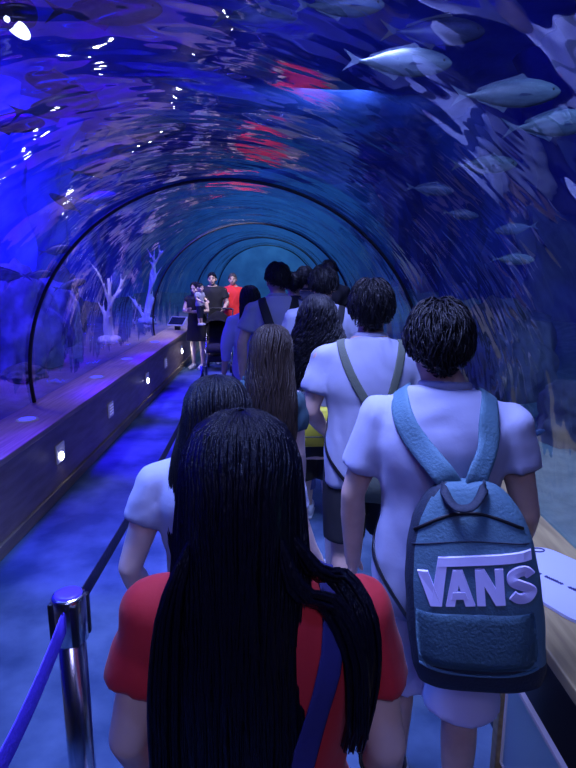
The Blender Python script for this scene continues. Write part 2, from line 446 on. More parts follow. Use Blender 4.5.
# ------------------------------------------------------------------ stanchion and belts
e = empty('stanchion', 'polished steel queue post with a blue cap', 'post', (-.525, 1.3, 0))
bm = bmesh.new(); sweep(bm, [(0, 0, .0), (0, 0, .012), (0, 0, .022), (0, 0, .03)], [.17, .17, .15, .05], seg=36); build('base', bm, M['blackpl'], e)
bm = bmesh.new(); sweep(bm, [(0, 0, .025), (0, 0, .98)], [.0335, .0335], seg=32); build('pole', bm, M['steel'], e)
bm = bmesh.new(); sweep(bm, [(0, 0, .88), (0, 0, .885), (0, 0, 1.0), (0, 0, 1.006)], [.037, .041, .041, .037], seg=32); build('collar', bm, M['steel'], e)
for a in (35, 125, 215, 305):
    bm = bmesh.new(); c, s = math.cos(R(a)) * .041, math.sin(R(a)) * .041
    box(bm, (c - .008, s - .008, .885), (c + .008, s + .008, .995), .003); build('belt_slot', bm, M['blackpl'], e)
bm = bmesh.new(); sweep(bm, [(0, 0, 1.004), (0, 0, 1.009), (0, 0, 1.012)], [.034, .033, .026], seg=32); build('cap', bm, M['disc'], e)
def belt(name, label, a, b, sag, m, h=.045):
    a, b = V(a), V(b); n = 24
    pts = [a.lerp(b, i / n) - V((0, 0, sag * 4 * (i / n) * (1 - i / n))) for i in range(n + 1)]
    bm = bmesh.new(); sweep(bm, pts, [(h / 2, .0016)] * (n + 1), side=V((0, 0, 1)), seg=8, power=4)
    o = build(name, bm, m); tag(o, label, 'belt')
belt('queue_belt', 'bright blue belt running from the steel post toward the camera', (-.525, 1.265, .955), (-.60, .35, .93), .12, M['belt'], .062)
belt('queue_belt', 'dark blue belt running ahead from the steel post along the aisle', (-.515, 1.345, .96), (-.62, 4.6, .955), .05, M['belt_dark'], .05)
e = empty('stanchion', 'steel queue post further ahead hidden behind the girls', 'post', (-.62, 4.64, 0))
bm = bmesh.new(); sweep(bm, [(0, 0, 0), (0, 0, .02), (0, 0, .03)], [.17, .16, .05], seg=28); build('base', bm, M['blackpl'], e)
bm = bmesh.new(); sweep(bm, [(0, 0, .025), (0, 0, 1.0)], [.03, .03], seg=24); build('pole', bm, M['steel'], e)

# ------------------------------------------------------------------ tank life
def boulder(x, y, z, r, label, m, seed):
    bm = bmesh.new(); bmesh.ops.create_icosphere(bm, subdivisions=5, radius=1)
    for v in bm.verts:
        d = v.co.normalized(); p = d * 1.4 + V((seed * 3.7, seed, 0))
        k = 1 + .30 * noise.noise(p) + .14 * noise.noise(p * 2.7) + .06 * noise.noise(p * 7)
        v.co = V((d.x * r[0] * k, d.y * r[1] * k, d.z * r[2] * k))
    o = build('boulder', bm, m); o.location = (x, y, z); tag(o, label, 'rock', 'rocks on the sand outside the tunnel')
boulder(-3.6, 5.1, .75, (.38, .5, .52), 'rounded blue rock at the left edge behind the near ring', M['rock'], 1)
boulder(-2.82, 5.0, .72, (.18, .26, .36), 'small upright blue rock just left of the near ring', M['rock'], 2)
boulder(-3.3, 7.2, .95, (.5, .7, .85), 'tall lumpy blue rock inside the near ring', M['rock'], 3)
boulder(-3.5, 9.0, .85, (.38, .6, .72), 'jagged blue rock left of the white coral', M['rock'], 4)
boulder(-2.75, 6.1, .62, (.2, .3, .14), 'low dark flat rock by the glass of the left ledge', M['rock_dark'], 5)
boulder(2.15, 3.75, .72, (.36, .42, .36), 'dark brown rock behind the shoulder with the teal backpack', M['rock_dark'], 6)
boulder(2.15, 5.6, .85, (.5, .7, .62), 'dark jagged rock beside the short-haired head', M['rock_dark'], 7)
boulder(3.35, 4.2, .75, (.5, .6, .55), 'wide dark rock on the teal sand', M['rock_dark'], 8)
boulder(2.5, 2.75, .85, (.30, .4, .42), 'pale teal rock at the right edge', M['sandR'], 9)

def coral(x, y, z, label, seed, h):
    rnd = random.Random(seed); bm = bmesh.new()
    def branch(p, d, L, r, depth):
        n = 6; pts = [p]; q = V(p); dd = V(d)
        for i in range(n):
            dd = (dd + V((rnd.uniform(-.16, .16), rnd.uniform(-.16, .16), .05))).normalized(); q = q + dd * L / n; pts.append(q.copy())
        sweep(bm, pts, [lerp(r, r * .45, i / n) for i in range(n + 1)], seg=7)
        if depth:
            for k in range(3 if depth > 1 else 4):
                t = rnd.randint(2, n); a = rnd.uniform(-1, 1)
                branch(pts[t], (dd + V((a * .75, rnd.uniform(-.3, .3), .35))).normalized(), L * rnd.uniform(.45, .65), r * .55, depth - 1)
    e = empty('coral', label, 'coral', (x, y, z))
    branch(V((0, 0, 0)), V((0, 0, 1)), h, .055, 2)
    branch(V((.03, 0, .0)), V((.25, 0, 1)), h * .5, .045, 1); branch(V((-.03, 0, .0)), V((-.35, 0, 1)), h * .45, .04, 1)
    build('branches', remesh(bm, .016, 2), M['coral'], e)
    bm = bmesh.new(); sweep(bm, [(0, 0, -.08), (0, 0, .02), (0, 0, .05)], [.2, .17, .08], seg=20); build('foot', bm, M['coral'], e)
boulder(-4.05, 10.9, .95, (.34, .6, .85), 'tall black rock behind the white coral', M['rock_dark'], 10)
coral(-2.75, 9.3, .66, 'tall white branching coral between the first and second black rings', 11, .95)
coral(-2.9, 12.6, .66, 'white branching coral further along behind the second ring', 17, 1.0)

def make_fish(kind):
    body, fin = {'pale': (M['fish_pale'], M['fin_pale']), 'dark': (M['fish_dark'], M['fin_dark']), 'mid': (M['fish_mid'], M['fin_pale'])}[kind]
    e = empty('fish', 'fish', 'fish')
    prof = [(-.40, .012, .010), (-.36, .018, .014), (-.28, .042, .026), (-.16, .085, .045), (-.02, .115, .058), (.12, .122, .060), (.24, .104, .055), (.33, .075, .042), (.39, .045, .026), (.42, .016, .010)]
    bm = bmesh.new()
    pts = [(x, 0, .006 * math.sin(x * 5)) for x, h, w in prof]
    sweep(bm, pts, [(w, h) for x, h, w in prof], side=V((0, 1, 0)), seg=18)
    b = build('body', bm, body, e)
    def plate(nm, outline, thick, y=0., rot=None):
        bm = bmesh.new()
        a = [bm.verts.new((x, -thick, z)) for x, z in outline]; c = [bm.verts.new((x, thick, z)) for x, z in outline]; n = len(a)
        for k in range(n): bm.faces.new((a[k], a[(k + 1) % n], c[(k + 1) % n], c[k]))
        bm.faces.new(a); bm.faces.new(list(reversed(c)))
        if rot: bmesh.ops.rotate(bm, verts=bm.verts, cent=(.14, 0, -.03), matrix=Matrix.Rotation(rot, 3, 'X'))
        bmesh.ops.translate(bm, verts=bm.verts, vec=(0, y, 0))
        build(nm, bm, fin, e, smooth=False)
    plate('tail_fin', [(-.37, .010), (-.44, .035), (-.55, .095), (-.49, .03), (-.465, 0), (-.49, -.03), (-.55, -.095), (-.44, -.035), (-.37, -.010)], .004)
    plate('dorsal_fin', [(.16, .10), (.08, .165), (.04, .15), (-.02, .135), (-.15, .105), (-.30, .055), (-.32, .03), (-.05, .09)], .004)
    plate('anal_fin', [(-.02, -.10), (-.07, -.155), (-.12, -.125), (-.30, -.055), (-.32, -.03), (-.1, -.08)], .004)
    plate('pectoral_fin', [(.17, -.02), (.10, -.035), (.0, -.075), (.06, -.01)], .003, .055, R(-25)); plate('pectoral_fin', [(.17, -.02), (.10, -.035), (.0, -.075), (.06, -.01)], .003, -.055, R(25))
    for s in (-1, 1):
        bm = bmesh.new(); ball(bm, (.345, s * .034, .022), (.013, .008, .013), u=10, v=8); build('eye', bm, M['blackpl'], e)
    return e
FP = {k: make_fish(k) for k in ('pale', 'dark', 'mid')}; FUSED = set()
def fish(kind, loc, length, rz, pitch, label, roll=0.):
    src = FP[kind]
    if kind not in FUSED: FUSED.add(kind); o = src
    else:
        o = src.copy(); COL.objects.link(o)
        for ch in src.children:
            c = ch.copy(); COL.objects.link(c); c.parent = o
    o.location = loc; o.scale = (length, length, length); o.rotation_euler = (R(roll), R(-pitch), R(rz)); tag(o, label, 'fish', 'fish swimming outside the tunnel')
fish('dark', (-0.85, 3.26, 3.07), 0.61, 4, 2, 'large dark slim fish silhouette high above the near ring')
fish('mid', (-1.19, 3.40, 2.65), 0.50, 8, 9, 'slim grey fish tilted up at the upper left above the near ring')
fish('mid', (-1.38, 4.80, 2.55), 0.49, 10, 10, 'small slim fish just above the left shoulder of the near ring')
fish('dark', (-1.41, 4.01, 2.93), 0.55, 172, 14, 'dark fish diving behind the tilted grey fish')
fish('dark', (-1.62, 3.78, 2.65), 0.46, 0, 0, 'dark fish cut by the upper left edge')
fish('mid', (-0.96, 4.59, 2.80), 0.63, 4, 4, 'slim pale-edged fish below the streaks of light')
fish('pale', (0.36, 3.51, 3.20), 0.52, 0, 0, 'pale fish at the very top edge')
fish('pale', (0.67, 3.37, 2.87), 0.60, -6, -4, 'long pale fish at the top, left of the three big pale ones')
fish('pale', (1.16, 3.09, 2.64), 0.56, -3, 1, 'largest deep-bellied pale fish at the upper right')
fish('pale', (1.37, 3.04, 2.49), 0.52, 6, 6, 'pale fish cut by the right edge below the largest one')
fish('pale', (1.22, 3.55, 2.38), 0.41, 0, 1, 'small pale fish below the largest deep-bellied one')
fish('mid', (1.10, 4.33, 2.34), 0.36, -8, -6, 'small greenish fish among the reflections right of the near ring')
fish('pale', (1.45, 3.62, 1.84), 0.28, -4, -2, 'small pale fish lowest of those on the right')
fish('mid', (1.61, 4.09, 2.05), 0.30, 170, -8, 'dim blue fish just above the lowest small pale one')
fish('dark', (1.11, 4.39, 3.39), 0.76, 2, 0, 'long dark fish silhouette above the pale fish')
fish('mid', (-0.13, 4.48, 3.51), 0.63, 5, 2, 'faint grey fish at the top between dark and pale ones')
fish('pale', (-2.24, 4.80, 1.73), 0.42, 178, 3, 'pale fish cut by the left edge beside the near ring')
fish('mid', (-1.77, 4.97, 2.31), 0.30, 200, 30, 'tiny bright-edged fish steeply tilted outside the near ring')
fish('mid', (-2.11, 5.67, 1.95), 0.34, 10, 8, 'tiny blue fish crossing the left side of the near ring')
fish('mid', (-2.26, 5.56, 1.72), 0.30, 5, 5, 'tiny blue fish just left of the near ring')
fish('mid', (-2.30, 6.50, 1.60), 0.38, 15, 15, 'tiny blue fish just inside the left side of the near ring')
fish('mid', (-1.70, 5.72, 2.43), 0.47, 10, 6, 'faint fish inside the near ring near its upper left')
fish('mid', (1.54, 3.33, 0.81), 0.16, 15, 12, 'small fish hovering over the teal sand by the white sleeve')
fish('mid', (1.34, 4.38, 2.17), 0.28, -10, -8, 'small dim fish between the small pale ones on the right')

# ------------------------------------------------------------------ people
def make_hand():
    bm = bmesh.new()
    sweep(bm, [(0, 0, .02), (0, 0, -.01), (0, 0, -.045), (0, 0, -.085), (0, 0, -.095)], [(.017, .026), (.016, .028), (.015, .039), (.013, .041), (.009, .038)], side=V((1, 0, 0)), seg=14)
    for y, z, L, cu in ((.031, -.088, .066, .30), (.011, -.094, .076, .36), (-.010, -.092, .070, .42), (-.030, -.085, .055, .5)):
        p = V((0, y, z + .012)); ang = .12; pts = [p]
        for seg_ in (.42, .32, .26):
            for h in range(2):
                pts.append(pts[-1] + V((-math.sin(ang), y * .25, -math.cos(ang))) * L * seg_ / 2 * 1.1)
            ang += cu
        sweep(bm, pts, [.0098, .0095, .009, .0085, .0082, .0078, .006], seg=9); ball(bm, pts[-1], (.0062,) * 3, u=8, v=6)
    pts = spline([(0, .022, -.02), (-.008, .045, -.045), (-.014, .056, -.072), (-.022, .058, -.095)], 7)
    sweep(bm, pts, [.014, .013, .0115, .0105, .0098, .009, .0065], seg=9); ball(bm, pts[-1], (.0066,) * 3, u=8, v=6)
    b = remesh(bm, .0042, 2, .4)
    me = bpy.data.meshes.new('hand_source'); b.to_mesh(me); b.free(); return me
HAND = make_hand()

class P: pass

def torso_rings(w, fem, grow, zlo, zhi, belly=0.):
    T = [(.80, .150, .105, 0), (.88, .165, .115, -.005), (.95, .163 + fem * .01, .115, -.005), (1.05, .145 - fem * .012, .103, 0), (1.13, .148 - fem * .010, .105, .0), (1.22, .160 - fem * .006, .113, -.004), (1.30, .170, .115, -.010),
         (1.35, .164, .107, -.014), (1.39, .134, .092, -.014), (1.425, .098, .074, -.010), (1.455, .068, .060, -.004)]
    out = []; n = 22
    for i in range(n + 1):
        z = lerp(zlo, zhi, i / n); a, b, c = interp(T, z); out.append((V((0, c, z)), (a * w + grow, b * (w * .5 + .5) + grow + belly * max(0, 1 - abs(z - 1.05) / .25))))
    return out

def person(label, x, y, rot, H, skin='skin', w=1., fem=0., armL=None, armR=None, legs=((.0, .0), (.0, .0)), head=(0., 0.), hair=None, hairm='hair_short', top='tee', top_lo=.84, sleeve=.55, shorts='black', leg_lo=.50, shoe='shoe', face=True, group=None, childlike=1., top_grow=.016, skirt=False, short_w=1., hx=0., drop=.022, seed=1, neck=True, z0=0., hscale=1.):
    s = H / (1.71 - drop); e = empty('person', label, 'person', (x, y, z0), rot, group); e.scale = (s, s, s)
    q = P(); q.e = e; q.s = s
    rnd = random.Random(seed)
    sx = .178 * w
    armL = armL or ((-.235 * w, .0, 1.12), (-.245 * w, .07, .87)); armR = armR or ((.235 * w, .0, 1.12), (.245 * w, .07, .87))
    bm = bmesh.new()
    r = torso_rings(w, fem, 0, .80, 1.455); sweep(bm, [a for a, b in r], [b for a, b in r], side=V((1, 0, 0)), seg=24, power=2.3)
    hy, ht = head   # turn about z, forward tilt
    HM = Matrix.Translation((hx, .006, 1.50 - drop)) @ Matrix.Rotation(hy, 4, 'Z') @ Matrix.Rotation(-ht, 4, 'X') @ Matrix.Scale(childlike, 4) @ Matrix.Translation((0, 0, -1.50))
    q.HM = HM; q.hx = hx
    sweep(bm, [(0, -.012, 1.41), (0, -.008, 1.46), HM @ V((0, .0, 1.52)), HM @ V((0, .005, 1.57))], [(.065 * w, .062), (.056, .057), (.053, .056), (.05, .055)], side=V((1, 0, 0)), seg=18)
    # head
    hb = bmesh.new()
    ball(hb, (0, -.004, 1.605), (.074, .094, .094), u=24, v=16)
    ball(hb, (0, .026, 1.545), (.058, .066, .072), u=24, v=16)
    ball(hb, (0, .060, 1.505), (.030, .026, .026))
    sweep(hb, [(0, .082, 1.600), (0, .100, 1.578), (0, .108, 1.560), (0, .092, 1.552)], [(.009, .010), (.011, .012), (.017, .013), (.012, .008)], side=V((1, 0, 0)), seg=10)
    for sg in (-1, 1):
        ball(hb, (sg * .077, -.008, 1.575), (.011, .020, .032)); ball(hb, (sg * .032, .078, 1.612), (.024, .014, .009)); ball(hb, (sg * .042, .055, 1.560), (.026, .03, .03))
    ball(hb, (0, .090, 1.530), (.024, .010, .008))
    bmesh.ops.transform(hb, matrix=HM, verts=hb.verts); tm = bpy.data.meshes.new('t'); hb.to_mesh(tm); hb.free(); bm.from_mesh(tm); bpy.data.meshes.remove(tm)
    q.arms = []
    for sg, (el, wr) in ((-1, armL), (1, armR)):
        sh = V((sg * sx, -.012, 1.355)); el = V(el); wr = V(wr)
        pts = [sh - V((sg * .06, 0, -.01)), sh, sh.lerp(el, .35), sh.lerp(el, .7), el, el.lerp(wr, .3), el.lerp(wr, .65), wr, wr + (wr - el).normalized() * .02]
        sweep(bm, pts, [r_ * (w * .7 + .3) for r_ in (.05, .056, .047, .041, .037, .039, .033, .026, .024)], seg=14)
        ball(bm, sh, (.056 * w, .056, .056)); q.arms.append((sg, sh, el, wr))
    q.legs = []
    for sg, (ky, ay) in zip((-1, 1), legs):
        hip = V((sg * .09 * w, 0, .90)); kn = V((sg * .095, ky, .48)); an = V((sg * .095, ay, .085))
        pts = [hip, hip.lerp(kn, .35), hip.lerp(kn, .75), kn, kn.lerp(an, .25) + V((0, -.012, 0)), kn.lerp(an, .6) + V((0, -.008, 0)), an, an - V((0, 0, .05))]
        sweep(bm, pts, [r_ * (w * .6 + .4) for r_ in (.088, .082, .062, .054, .054, .042, .034, .036)], seg=16)
        sweep(bm, [an + V((0, -.03, -.045)), an + V((0, .05, -.045)), an + V((0, .12, -.055)), an + V((0, .165, -.06))], [(.032, .032), (.036, .030), (.038, .020), (.025, .014)], side=V((1, 0, 0)), seg=12); q.legs.append((sg, hip, kn, an))
    b = remesh(bm, .0095, 4)
    # eyes, brows, mouth as patches of their own material inside the one body mesh
    if face:
        fb = bmesh.new()
        for sg in (-1, 1):
            ball(fb, (sg * .031, .0835, 1.592), (.013, .007, .0055), mi=1, u=12, v=8); ball(fb, (sg * .031, .0895, 1.592), (.0065, .004, .0065), mi=2, u=10, v=8)
            sweep(fb, [(sg * .016, .095, 1.612), (sg * .032, .094, 1.617), (sg * .048, .084, 1.611)], [.004, .005, .003], seg=6, mi=2)
        sweep(fb, [(-.024, .091, 1.531), (0, .101, 1.533), (.024, .091, 1.531)], [.003, .006, .003], seg=8, mi=3)
        bmesh.ops.transform(fb, matrix=HM, verts=fb.verts); tm = bpy.data.meshes.new('t'); fb.to_mesh(tm); fb.free(); b.from_mesh(tm); bpy.data.meshes.remove(tm)
    for sg, sh, el, wr in q.arms:
        d = (wr - el).normalized(); zax = -d; fw = V((0, 1, .15)); fw = fw - zax * fw.dot(zax)
        if fw.length < .3: fw = V((-sg * .3, 0, 1)) - zax * zax.z
        fw.normalize(); xax = fw.cross(zax).normalized()
        hm = Matrix((xax, fw, zax)).transposed().to_4x4()
        mm = Matrix.Translation(wr) @ hm @ Matrix.Diagonal((sg * 1.0, 1, 1, 1)) @ Matrix.Scale(.98 * hscale, 4)
        tm = HAND.copy(); tm.transform(mm)
        if sg < 0: tm.flip_normals()
        b.from_mesh(tm); bpy.data.meshes.remove(tm)
    body = build('body', b, [M[skin], M['eye'], M['dark'], M['lip']], e); q.body = body
    # top
    if top:
        bm = bmesh.new(); r = torso_rings(w, fem * .5, top_grow, top_lo, 1.445, .01)
        sweep(bm, [a for a, b_ in r], [b_ for a, b_ in r], side=V((1, 0, 0)), seg=28, power=2.4)
        for sg, sh, el, wr in q.arms:
            slv = sleeve[0 if sg < 0 else 1] if isinstance(sleeve, tuple) else sleeve
            if slv > .01:
                L = slv; en = sh.lerp(el, L) if L <= 1 else el.lerp(wr, L - 1)
                pts = [sh - V((sg * .08, 0, -.022)), sh + V((0, 0, .0)), sh.lerp(el, min(L, 1) * .5), sh.lerp(el, min(L, 1))]; rr = [.060, .066, .068, .066 if L <= 1 else .055]
                if L > 1: pts.append(en); rr.append(.042)
                sweep(bm, pts, [k * (w * .7 + .3) for k in rr], seg=16); ball(bm, sh, (.066 * w, .067, .064))
        b = remesh(bm, .0105, 5); wrinkle(b, .012, (6.5, 6.5, 4.2), seed); folds(b, .010, seed)
        q.bvh = bvh_of(b); q.top = build('shirt', b, M[top], e)
        if neck:
            bm = bmesh.new(); pts = [(.068 * math.cos(t), -.006 + .063 * math.sin(t), 1.452 - .012 * math.sin(t)) for t in [2 * PI * k / 28 for k in range(29)]]
            sweep(bm, pts, [(.013, .006)] * 29, side=V((0, 0, 1)), seg=8); build('collar', bm, M[top], q.top)
    if shorts:
        bm = bmesh.new()
        r = torso_rings(w, fem, .010, .82, 1.02); sweep(bm, [a for a, b_ in r], [b_ for a, b_ in r], side=V((1, 0, 0)), seg=24, power=2.4)
        if skirt:
            sweep(bm, [(0, 0, 1.0), (0, 0, .85), (0, .0, leg_lo)], [(.16, .12), (.19, .15), (.22, .19)], side=V((1, 0, 0)), seg=28)
        else:
            for sg, hip, kn, an in q.legs:
                en = hip.lerp(kn, (.90 - leg_lo) / .42) if leg_lo > .48 else kn.lerp(an, (.48 - leg_lo) / .395)
                pts = [hip + V((-sg * .01, 0, .02)), hip.lerp(kn, .45)] + ([kn] if leg_lo < .47 else []) + [en]
                rr = [.100, .097] + ([.072] if leg_lo < .47 else []) + [.092 if leg_lo > .47 else .058]
                rr[-1] *= short_w; sweep(bm, pts, [k * (w * .5 + .5) for k in rr], seg=18)
        b = remesh(bm, .0115, 5); wrinkle(b, .007, (7, 7, 3.5), seed + 3); build('skirt' if skirt else ('shorts' if leg_lo > .4 else 'trousers'), b, M[shorts], e)
    for sg, hip, kn, an in q.legs:
        bm = bmesh.new(); z = an.z - .085
        def fp(dx, dy, dz): return an + V((dx, dy, dz - an.z + z))
        sweep(bm, [fp(0, -.055, .045), fp(0, -.03, .05), fp(0, .05, .05), fp(0, .12, .04), fp(0, .175, .032), fp(0, .195, .028)], [(.03, .038), (.042, .048), (.045, .048), (.05, .038), (.042, .028), (.02, .016)], side=V((1, 0, 0)), seg=16)
        sweep(bm, [fp(0, 0, .03), fp(0, 0, .09)], [.044, .046], seg=16)
        sweep(bm, [fp(0, -.065, .014), fp(0, 0, .014), fp(0, .11, .014), fp(0, .20, .014)], [(.034, .0125), (.044, .0125), (.053, .0125), (.02, .0125)], side=V((1, 0, 0)), seg=16)
        build('shoe', bm, M[shoe], e)
    if hair: hair(q, rnd, hairm, e)
    return q

def short_hair(n=230, puff=1., length=.06, rough=.5, low=1.53):
    def f(q, rnd, hm, e):
        C = V((0, -.006, 1.602)); rx, ry, rz = .080 * puff, .101 * puff, .102 * (.5 + .5 * puff)
        def zmin(th):
            a = abs(th) / PI
            return lerp(low, 1.59, min(1, a / .5) ** .75) if a < .5 else lerp(1.585, 1.655, (a - .5) / .5)
        def pt(th, ph, k=1.):
            return C + V((rx * k * math.sin(ph) * math.sin(th), -ry * k * math.sin(ph) * math.cos(th), rz * k * math.cos(ph)))
        def phmax(th): return math.acos(max(-1, min(1, (zmin(th) - C.z) / rz)))
        bm = bmesh.new(); rows = []
        for i in range(37):
            th = -PI + 2 * PI * i / 36; pm = phmax(th); rows.append([bm.verts.new(pt(th, max(.001, pm * j / 12), .985)) for j in range(13)])
        for a, b in zip(rows, rows[1:]):
            for j in range(12): bm.faces.new((a[j], a[j + 1], b[j + 1], b[j]))
        for k in range(int(n * 4)):
            th = rnd.uniform(-PI, PI); pm = phmax(th); ph = pm * rnd.uniform(0, 1) ** .7
            sw = rnd.uniform(-.5, .7); L = length * rnd.uniform(.7, 1.3); pts = []; m = 6; lift = rnd.uniform(.001, .010) * (1 + rough)
            for i in range(m):
                t = i / (m - 1); pp = min(ph + t * L / .1, pm + .07 + .06 * math.sin(th * 9 + k)); tt = th + sw * t * L / .1 / max(.35, math.sin(pp))
                kk = 1.0 + lift / .09 * math.sin(min(1, t * 1.1) * PI * .75)
                pts.append(pt(tt, pp, kk))
            wd = rnd.uniform(.0014, .0034)
            sweep(bm, pts, [(wd * .5, .0015), (wd, .0024), (wd, .0024), (wd * .8, .002), (wd * .5, .0015), (.0006, .0006)], seg=4)
        bmesh.ops.transform(bm, matrix=q.HM, verts=bm.verts); build('hair', bm, M[hm], e)
    return f

LONG = [(0., 1.712, .008, .008, -.005), (.06, 1.706, .040, .046, -.005), (.13, 1.685, .068, .080, -.006), (.22, 1.64, .088, .106, -.008), (.32, 1.58, .094, .112, -.012), (.42, 1.51, .102, .100, -.026),
        (.52, 1.43, .112, .088, -.05), (.64, 1.33, .122, .072, -.075), (.80, 1.20, .124, .060, -.088), (1., 1.03, .100, .048, -.092)]
def long_hair(n=170, width=1., tip=1.03, wave=.0, depth=1., curl=0., strands=None, part=0., thick=1., thmax=1., head=1.):
    def f(q, rnd, hm, e):
        def prof(t):
            z, a, b, c = interp(LONG, t)
            if t > .42: z = lerp(1.51, tip, (t - .42) / .58)
            k = (1 + (width - 1) * min(1, max(0, (t - .12) / .4))) * (1 + (head - 1) * min(1, t / .15) * max(0, 1 - max(0, t - .3) / .3)); return z, a * k, b * depth, c
        def thm(t): return lerp(PI, 2.05 * thmax, min(1, max(0, (t - .12) / .16))) if t < .34 else lerp(2.05, 1.55, min(1, (t - .34) / .25)) * thmax
        def pt(u, t, k=1.):
            z, a, b, c = prof(t); th = u * thm(t); return V((a * k * math.sin(th), c - b * k * math.cos(th), z))
        bm = bmesh.new(); rows = []
        for i in range(33):
            u = -1 + 2 * i / 32; rows.append([bm.verts.new(pt(u, j / 26 * .97, .94)) for j in range(27)])
        for a, b in zip(rows, rows[1:]):
            for j in range(26): bm.faces.new((a[j], a[j + 1], b[j + 1], b[j]))
        for k in range(int(n * 2.2)):
            u0 = rnd.uniform(-1, 1); t0 = rnd.uniform(.0, .12) if rnd.random() < .8 else rnd.uniform(.1, .4); t1 = rnd.uniform(.80, 1.03); m = 18 if not curl else 30
            ph = rnd.uniform(0, 6.28); du = rnd.uniform(-.06, .06); out = rnd.uniform(.95, 1.035); pts = []; fr = rnd.uniform(2.2, 3.2)
            for i in range(m):
                t = lerp(t0, t1, i / (m - 1)); g = max(0, t - .25)
                u = max(-1.04, min(1.04, u0 + du * g * 2 + (wave * .10 * math.sin(ph + t * 14)) * min(1, g * 3)))
                p = pt(u, t, out + wave * .05 * math.sin(ph * 2 + t * 17) * min(1, g * 3))
                if curl:
                    a = ph + t * 40 * fr / 2.6; p += V((math.sin(a), math.cos(a), .3 * math.sin(a * 1.3))) * curl * min(1, max(0, t - .15) * 4)
                pts.append(p)
            wd = rnd.uniform(.0022, .0055) * thick
            sweep(bm, pts, [(lerp(wd * .7, wd, min(1, i / 4)) * min(1, (m - i) / 6 + .05), .0022 * thick * min(1, (m - i) / 6 + .1)) for i in range(m)], seg=4)
        for pts, wd in (strands or []):
            for k in range(44):
                o = V((rnd.uniform(-1, 1) * wd, rnd.uniform(-1, 1) * wd * .35, rnd.uniform(-.6, .6) * wd)); pp = spline([V(p) + o * min(1, i * .7) for i, p in enumerate(pts)], 14)
                sweep(bm, pp, [(.0045 * min(1, (14 - i) / 5 + .05), .002 * min(1, (14 - i) / 5 + .1)) for i in range(14)], seg=4)
        hd = [v for v in bm.verts if v.co.z > 1.52]
        for v in bm.verts:
            v.co.x += q.hx; k = min(1, max(0, (v.co.z - 1.46) / .1)); v.co.x -= q.hx * k; p2 = q.HM @ v.co; v.co = v.co.lerp(p2, k)
        build('hair', bm, M[hm], e)
    return f

def strap(q, name, pts, width, thick, m, parent, off=.006, n=22, base=V((0, 0, 0)), snapf=None):
    pp = spline(pts, n); out = []; sd = []; nor = []
    for i, p in enumerate(pp):
        t = i / (n - 1)
        if snapf is None or snapf(t):
            c, no = snap(q.bvh, p, off); out.append(c); nor.append(no)
        else: out.append(V(p)); nor.append(None)
    last = V((0, -1, 0))
    for i in range(n):
        if nor[i] is None: nor[i] = last
        last = nor[i]
    # smooth
    for _ in range(3): out = [out[0]] + [(out[i - 1] + out[i] * 2 + out[i + 1]) / 4 for i in range(1, n - 1)] + [out[-1]]
    for i in range(n):
        T = out[min(i + 1, n - 1)] - out[max(i - 1, 0)]; sd.append(T.cross(nor[i]).normalized())
    bm = bmesh.new(); sweep(bm, [p - base for p in out], [(width / 2, thick / 2)] * n, side=sd, seg=10, power=3.5)
    return build(name, bm, m, parent)

def worn(q, name, label, cat, base, group=None):
    """a thing carried by a person: its own top-level Empty at its base, in the wearer's frame"""
    b = V(base); mw = Matrix.Translation(q.e.location) @ Matrix.Rotation(q.e.rotation_euler.z, 4, 'Z') @ Matrix.Scale(q.s, 4)
    e = empty(name, label, cat, mw @ b, q.e.rotation_euler.z, group); e.scale = (q.s,) * 3
    return e, b

def letters(bm, front):
    """block lettering laid on the bag front: strokes in a 0..1 box per letter"""
    def stroke(pts, wd, n=10):
        pp = []
        for a, b in zip(pts, pts[1:]):
            for i in range(n): pp.append((lerp(a[0], b[0], i / n), lerp(a[1], b[1], i / n)))
        pp.append(pts[-1]); P3 = [V((x, front(x, z), z)) for x, z in pp]
        sweep(bm, P3, [(wd / 2, .0045)] * len(P3), side=[V((-(pp[min(i + 1, len(pp) - 1)][1] - pp[max(i - 1, 0)][1]), 0, pp[min(i + 1, len(pp) - 1)][0] - pp[max(i - 1, 0)][0])) for i in range(len(pp))], seg=8, power=6)
    return stroke

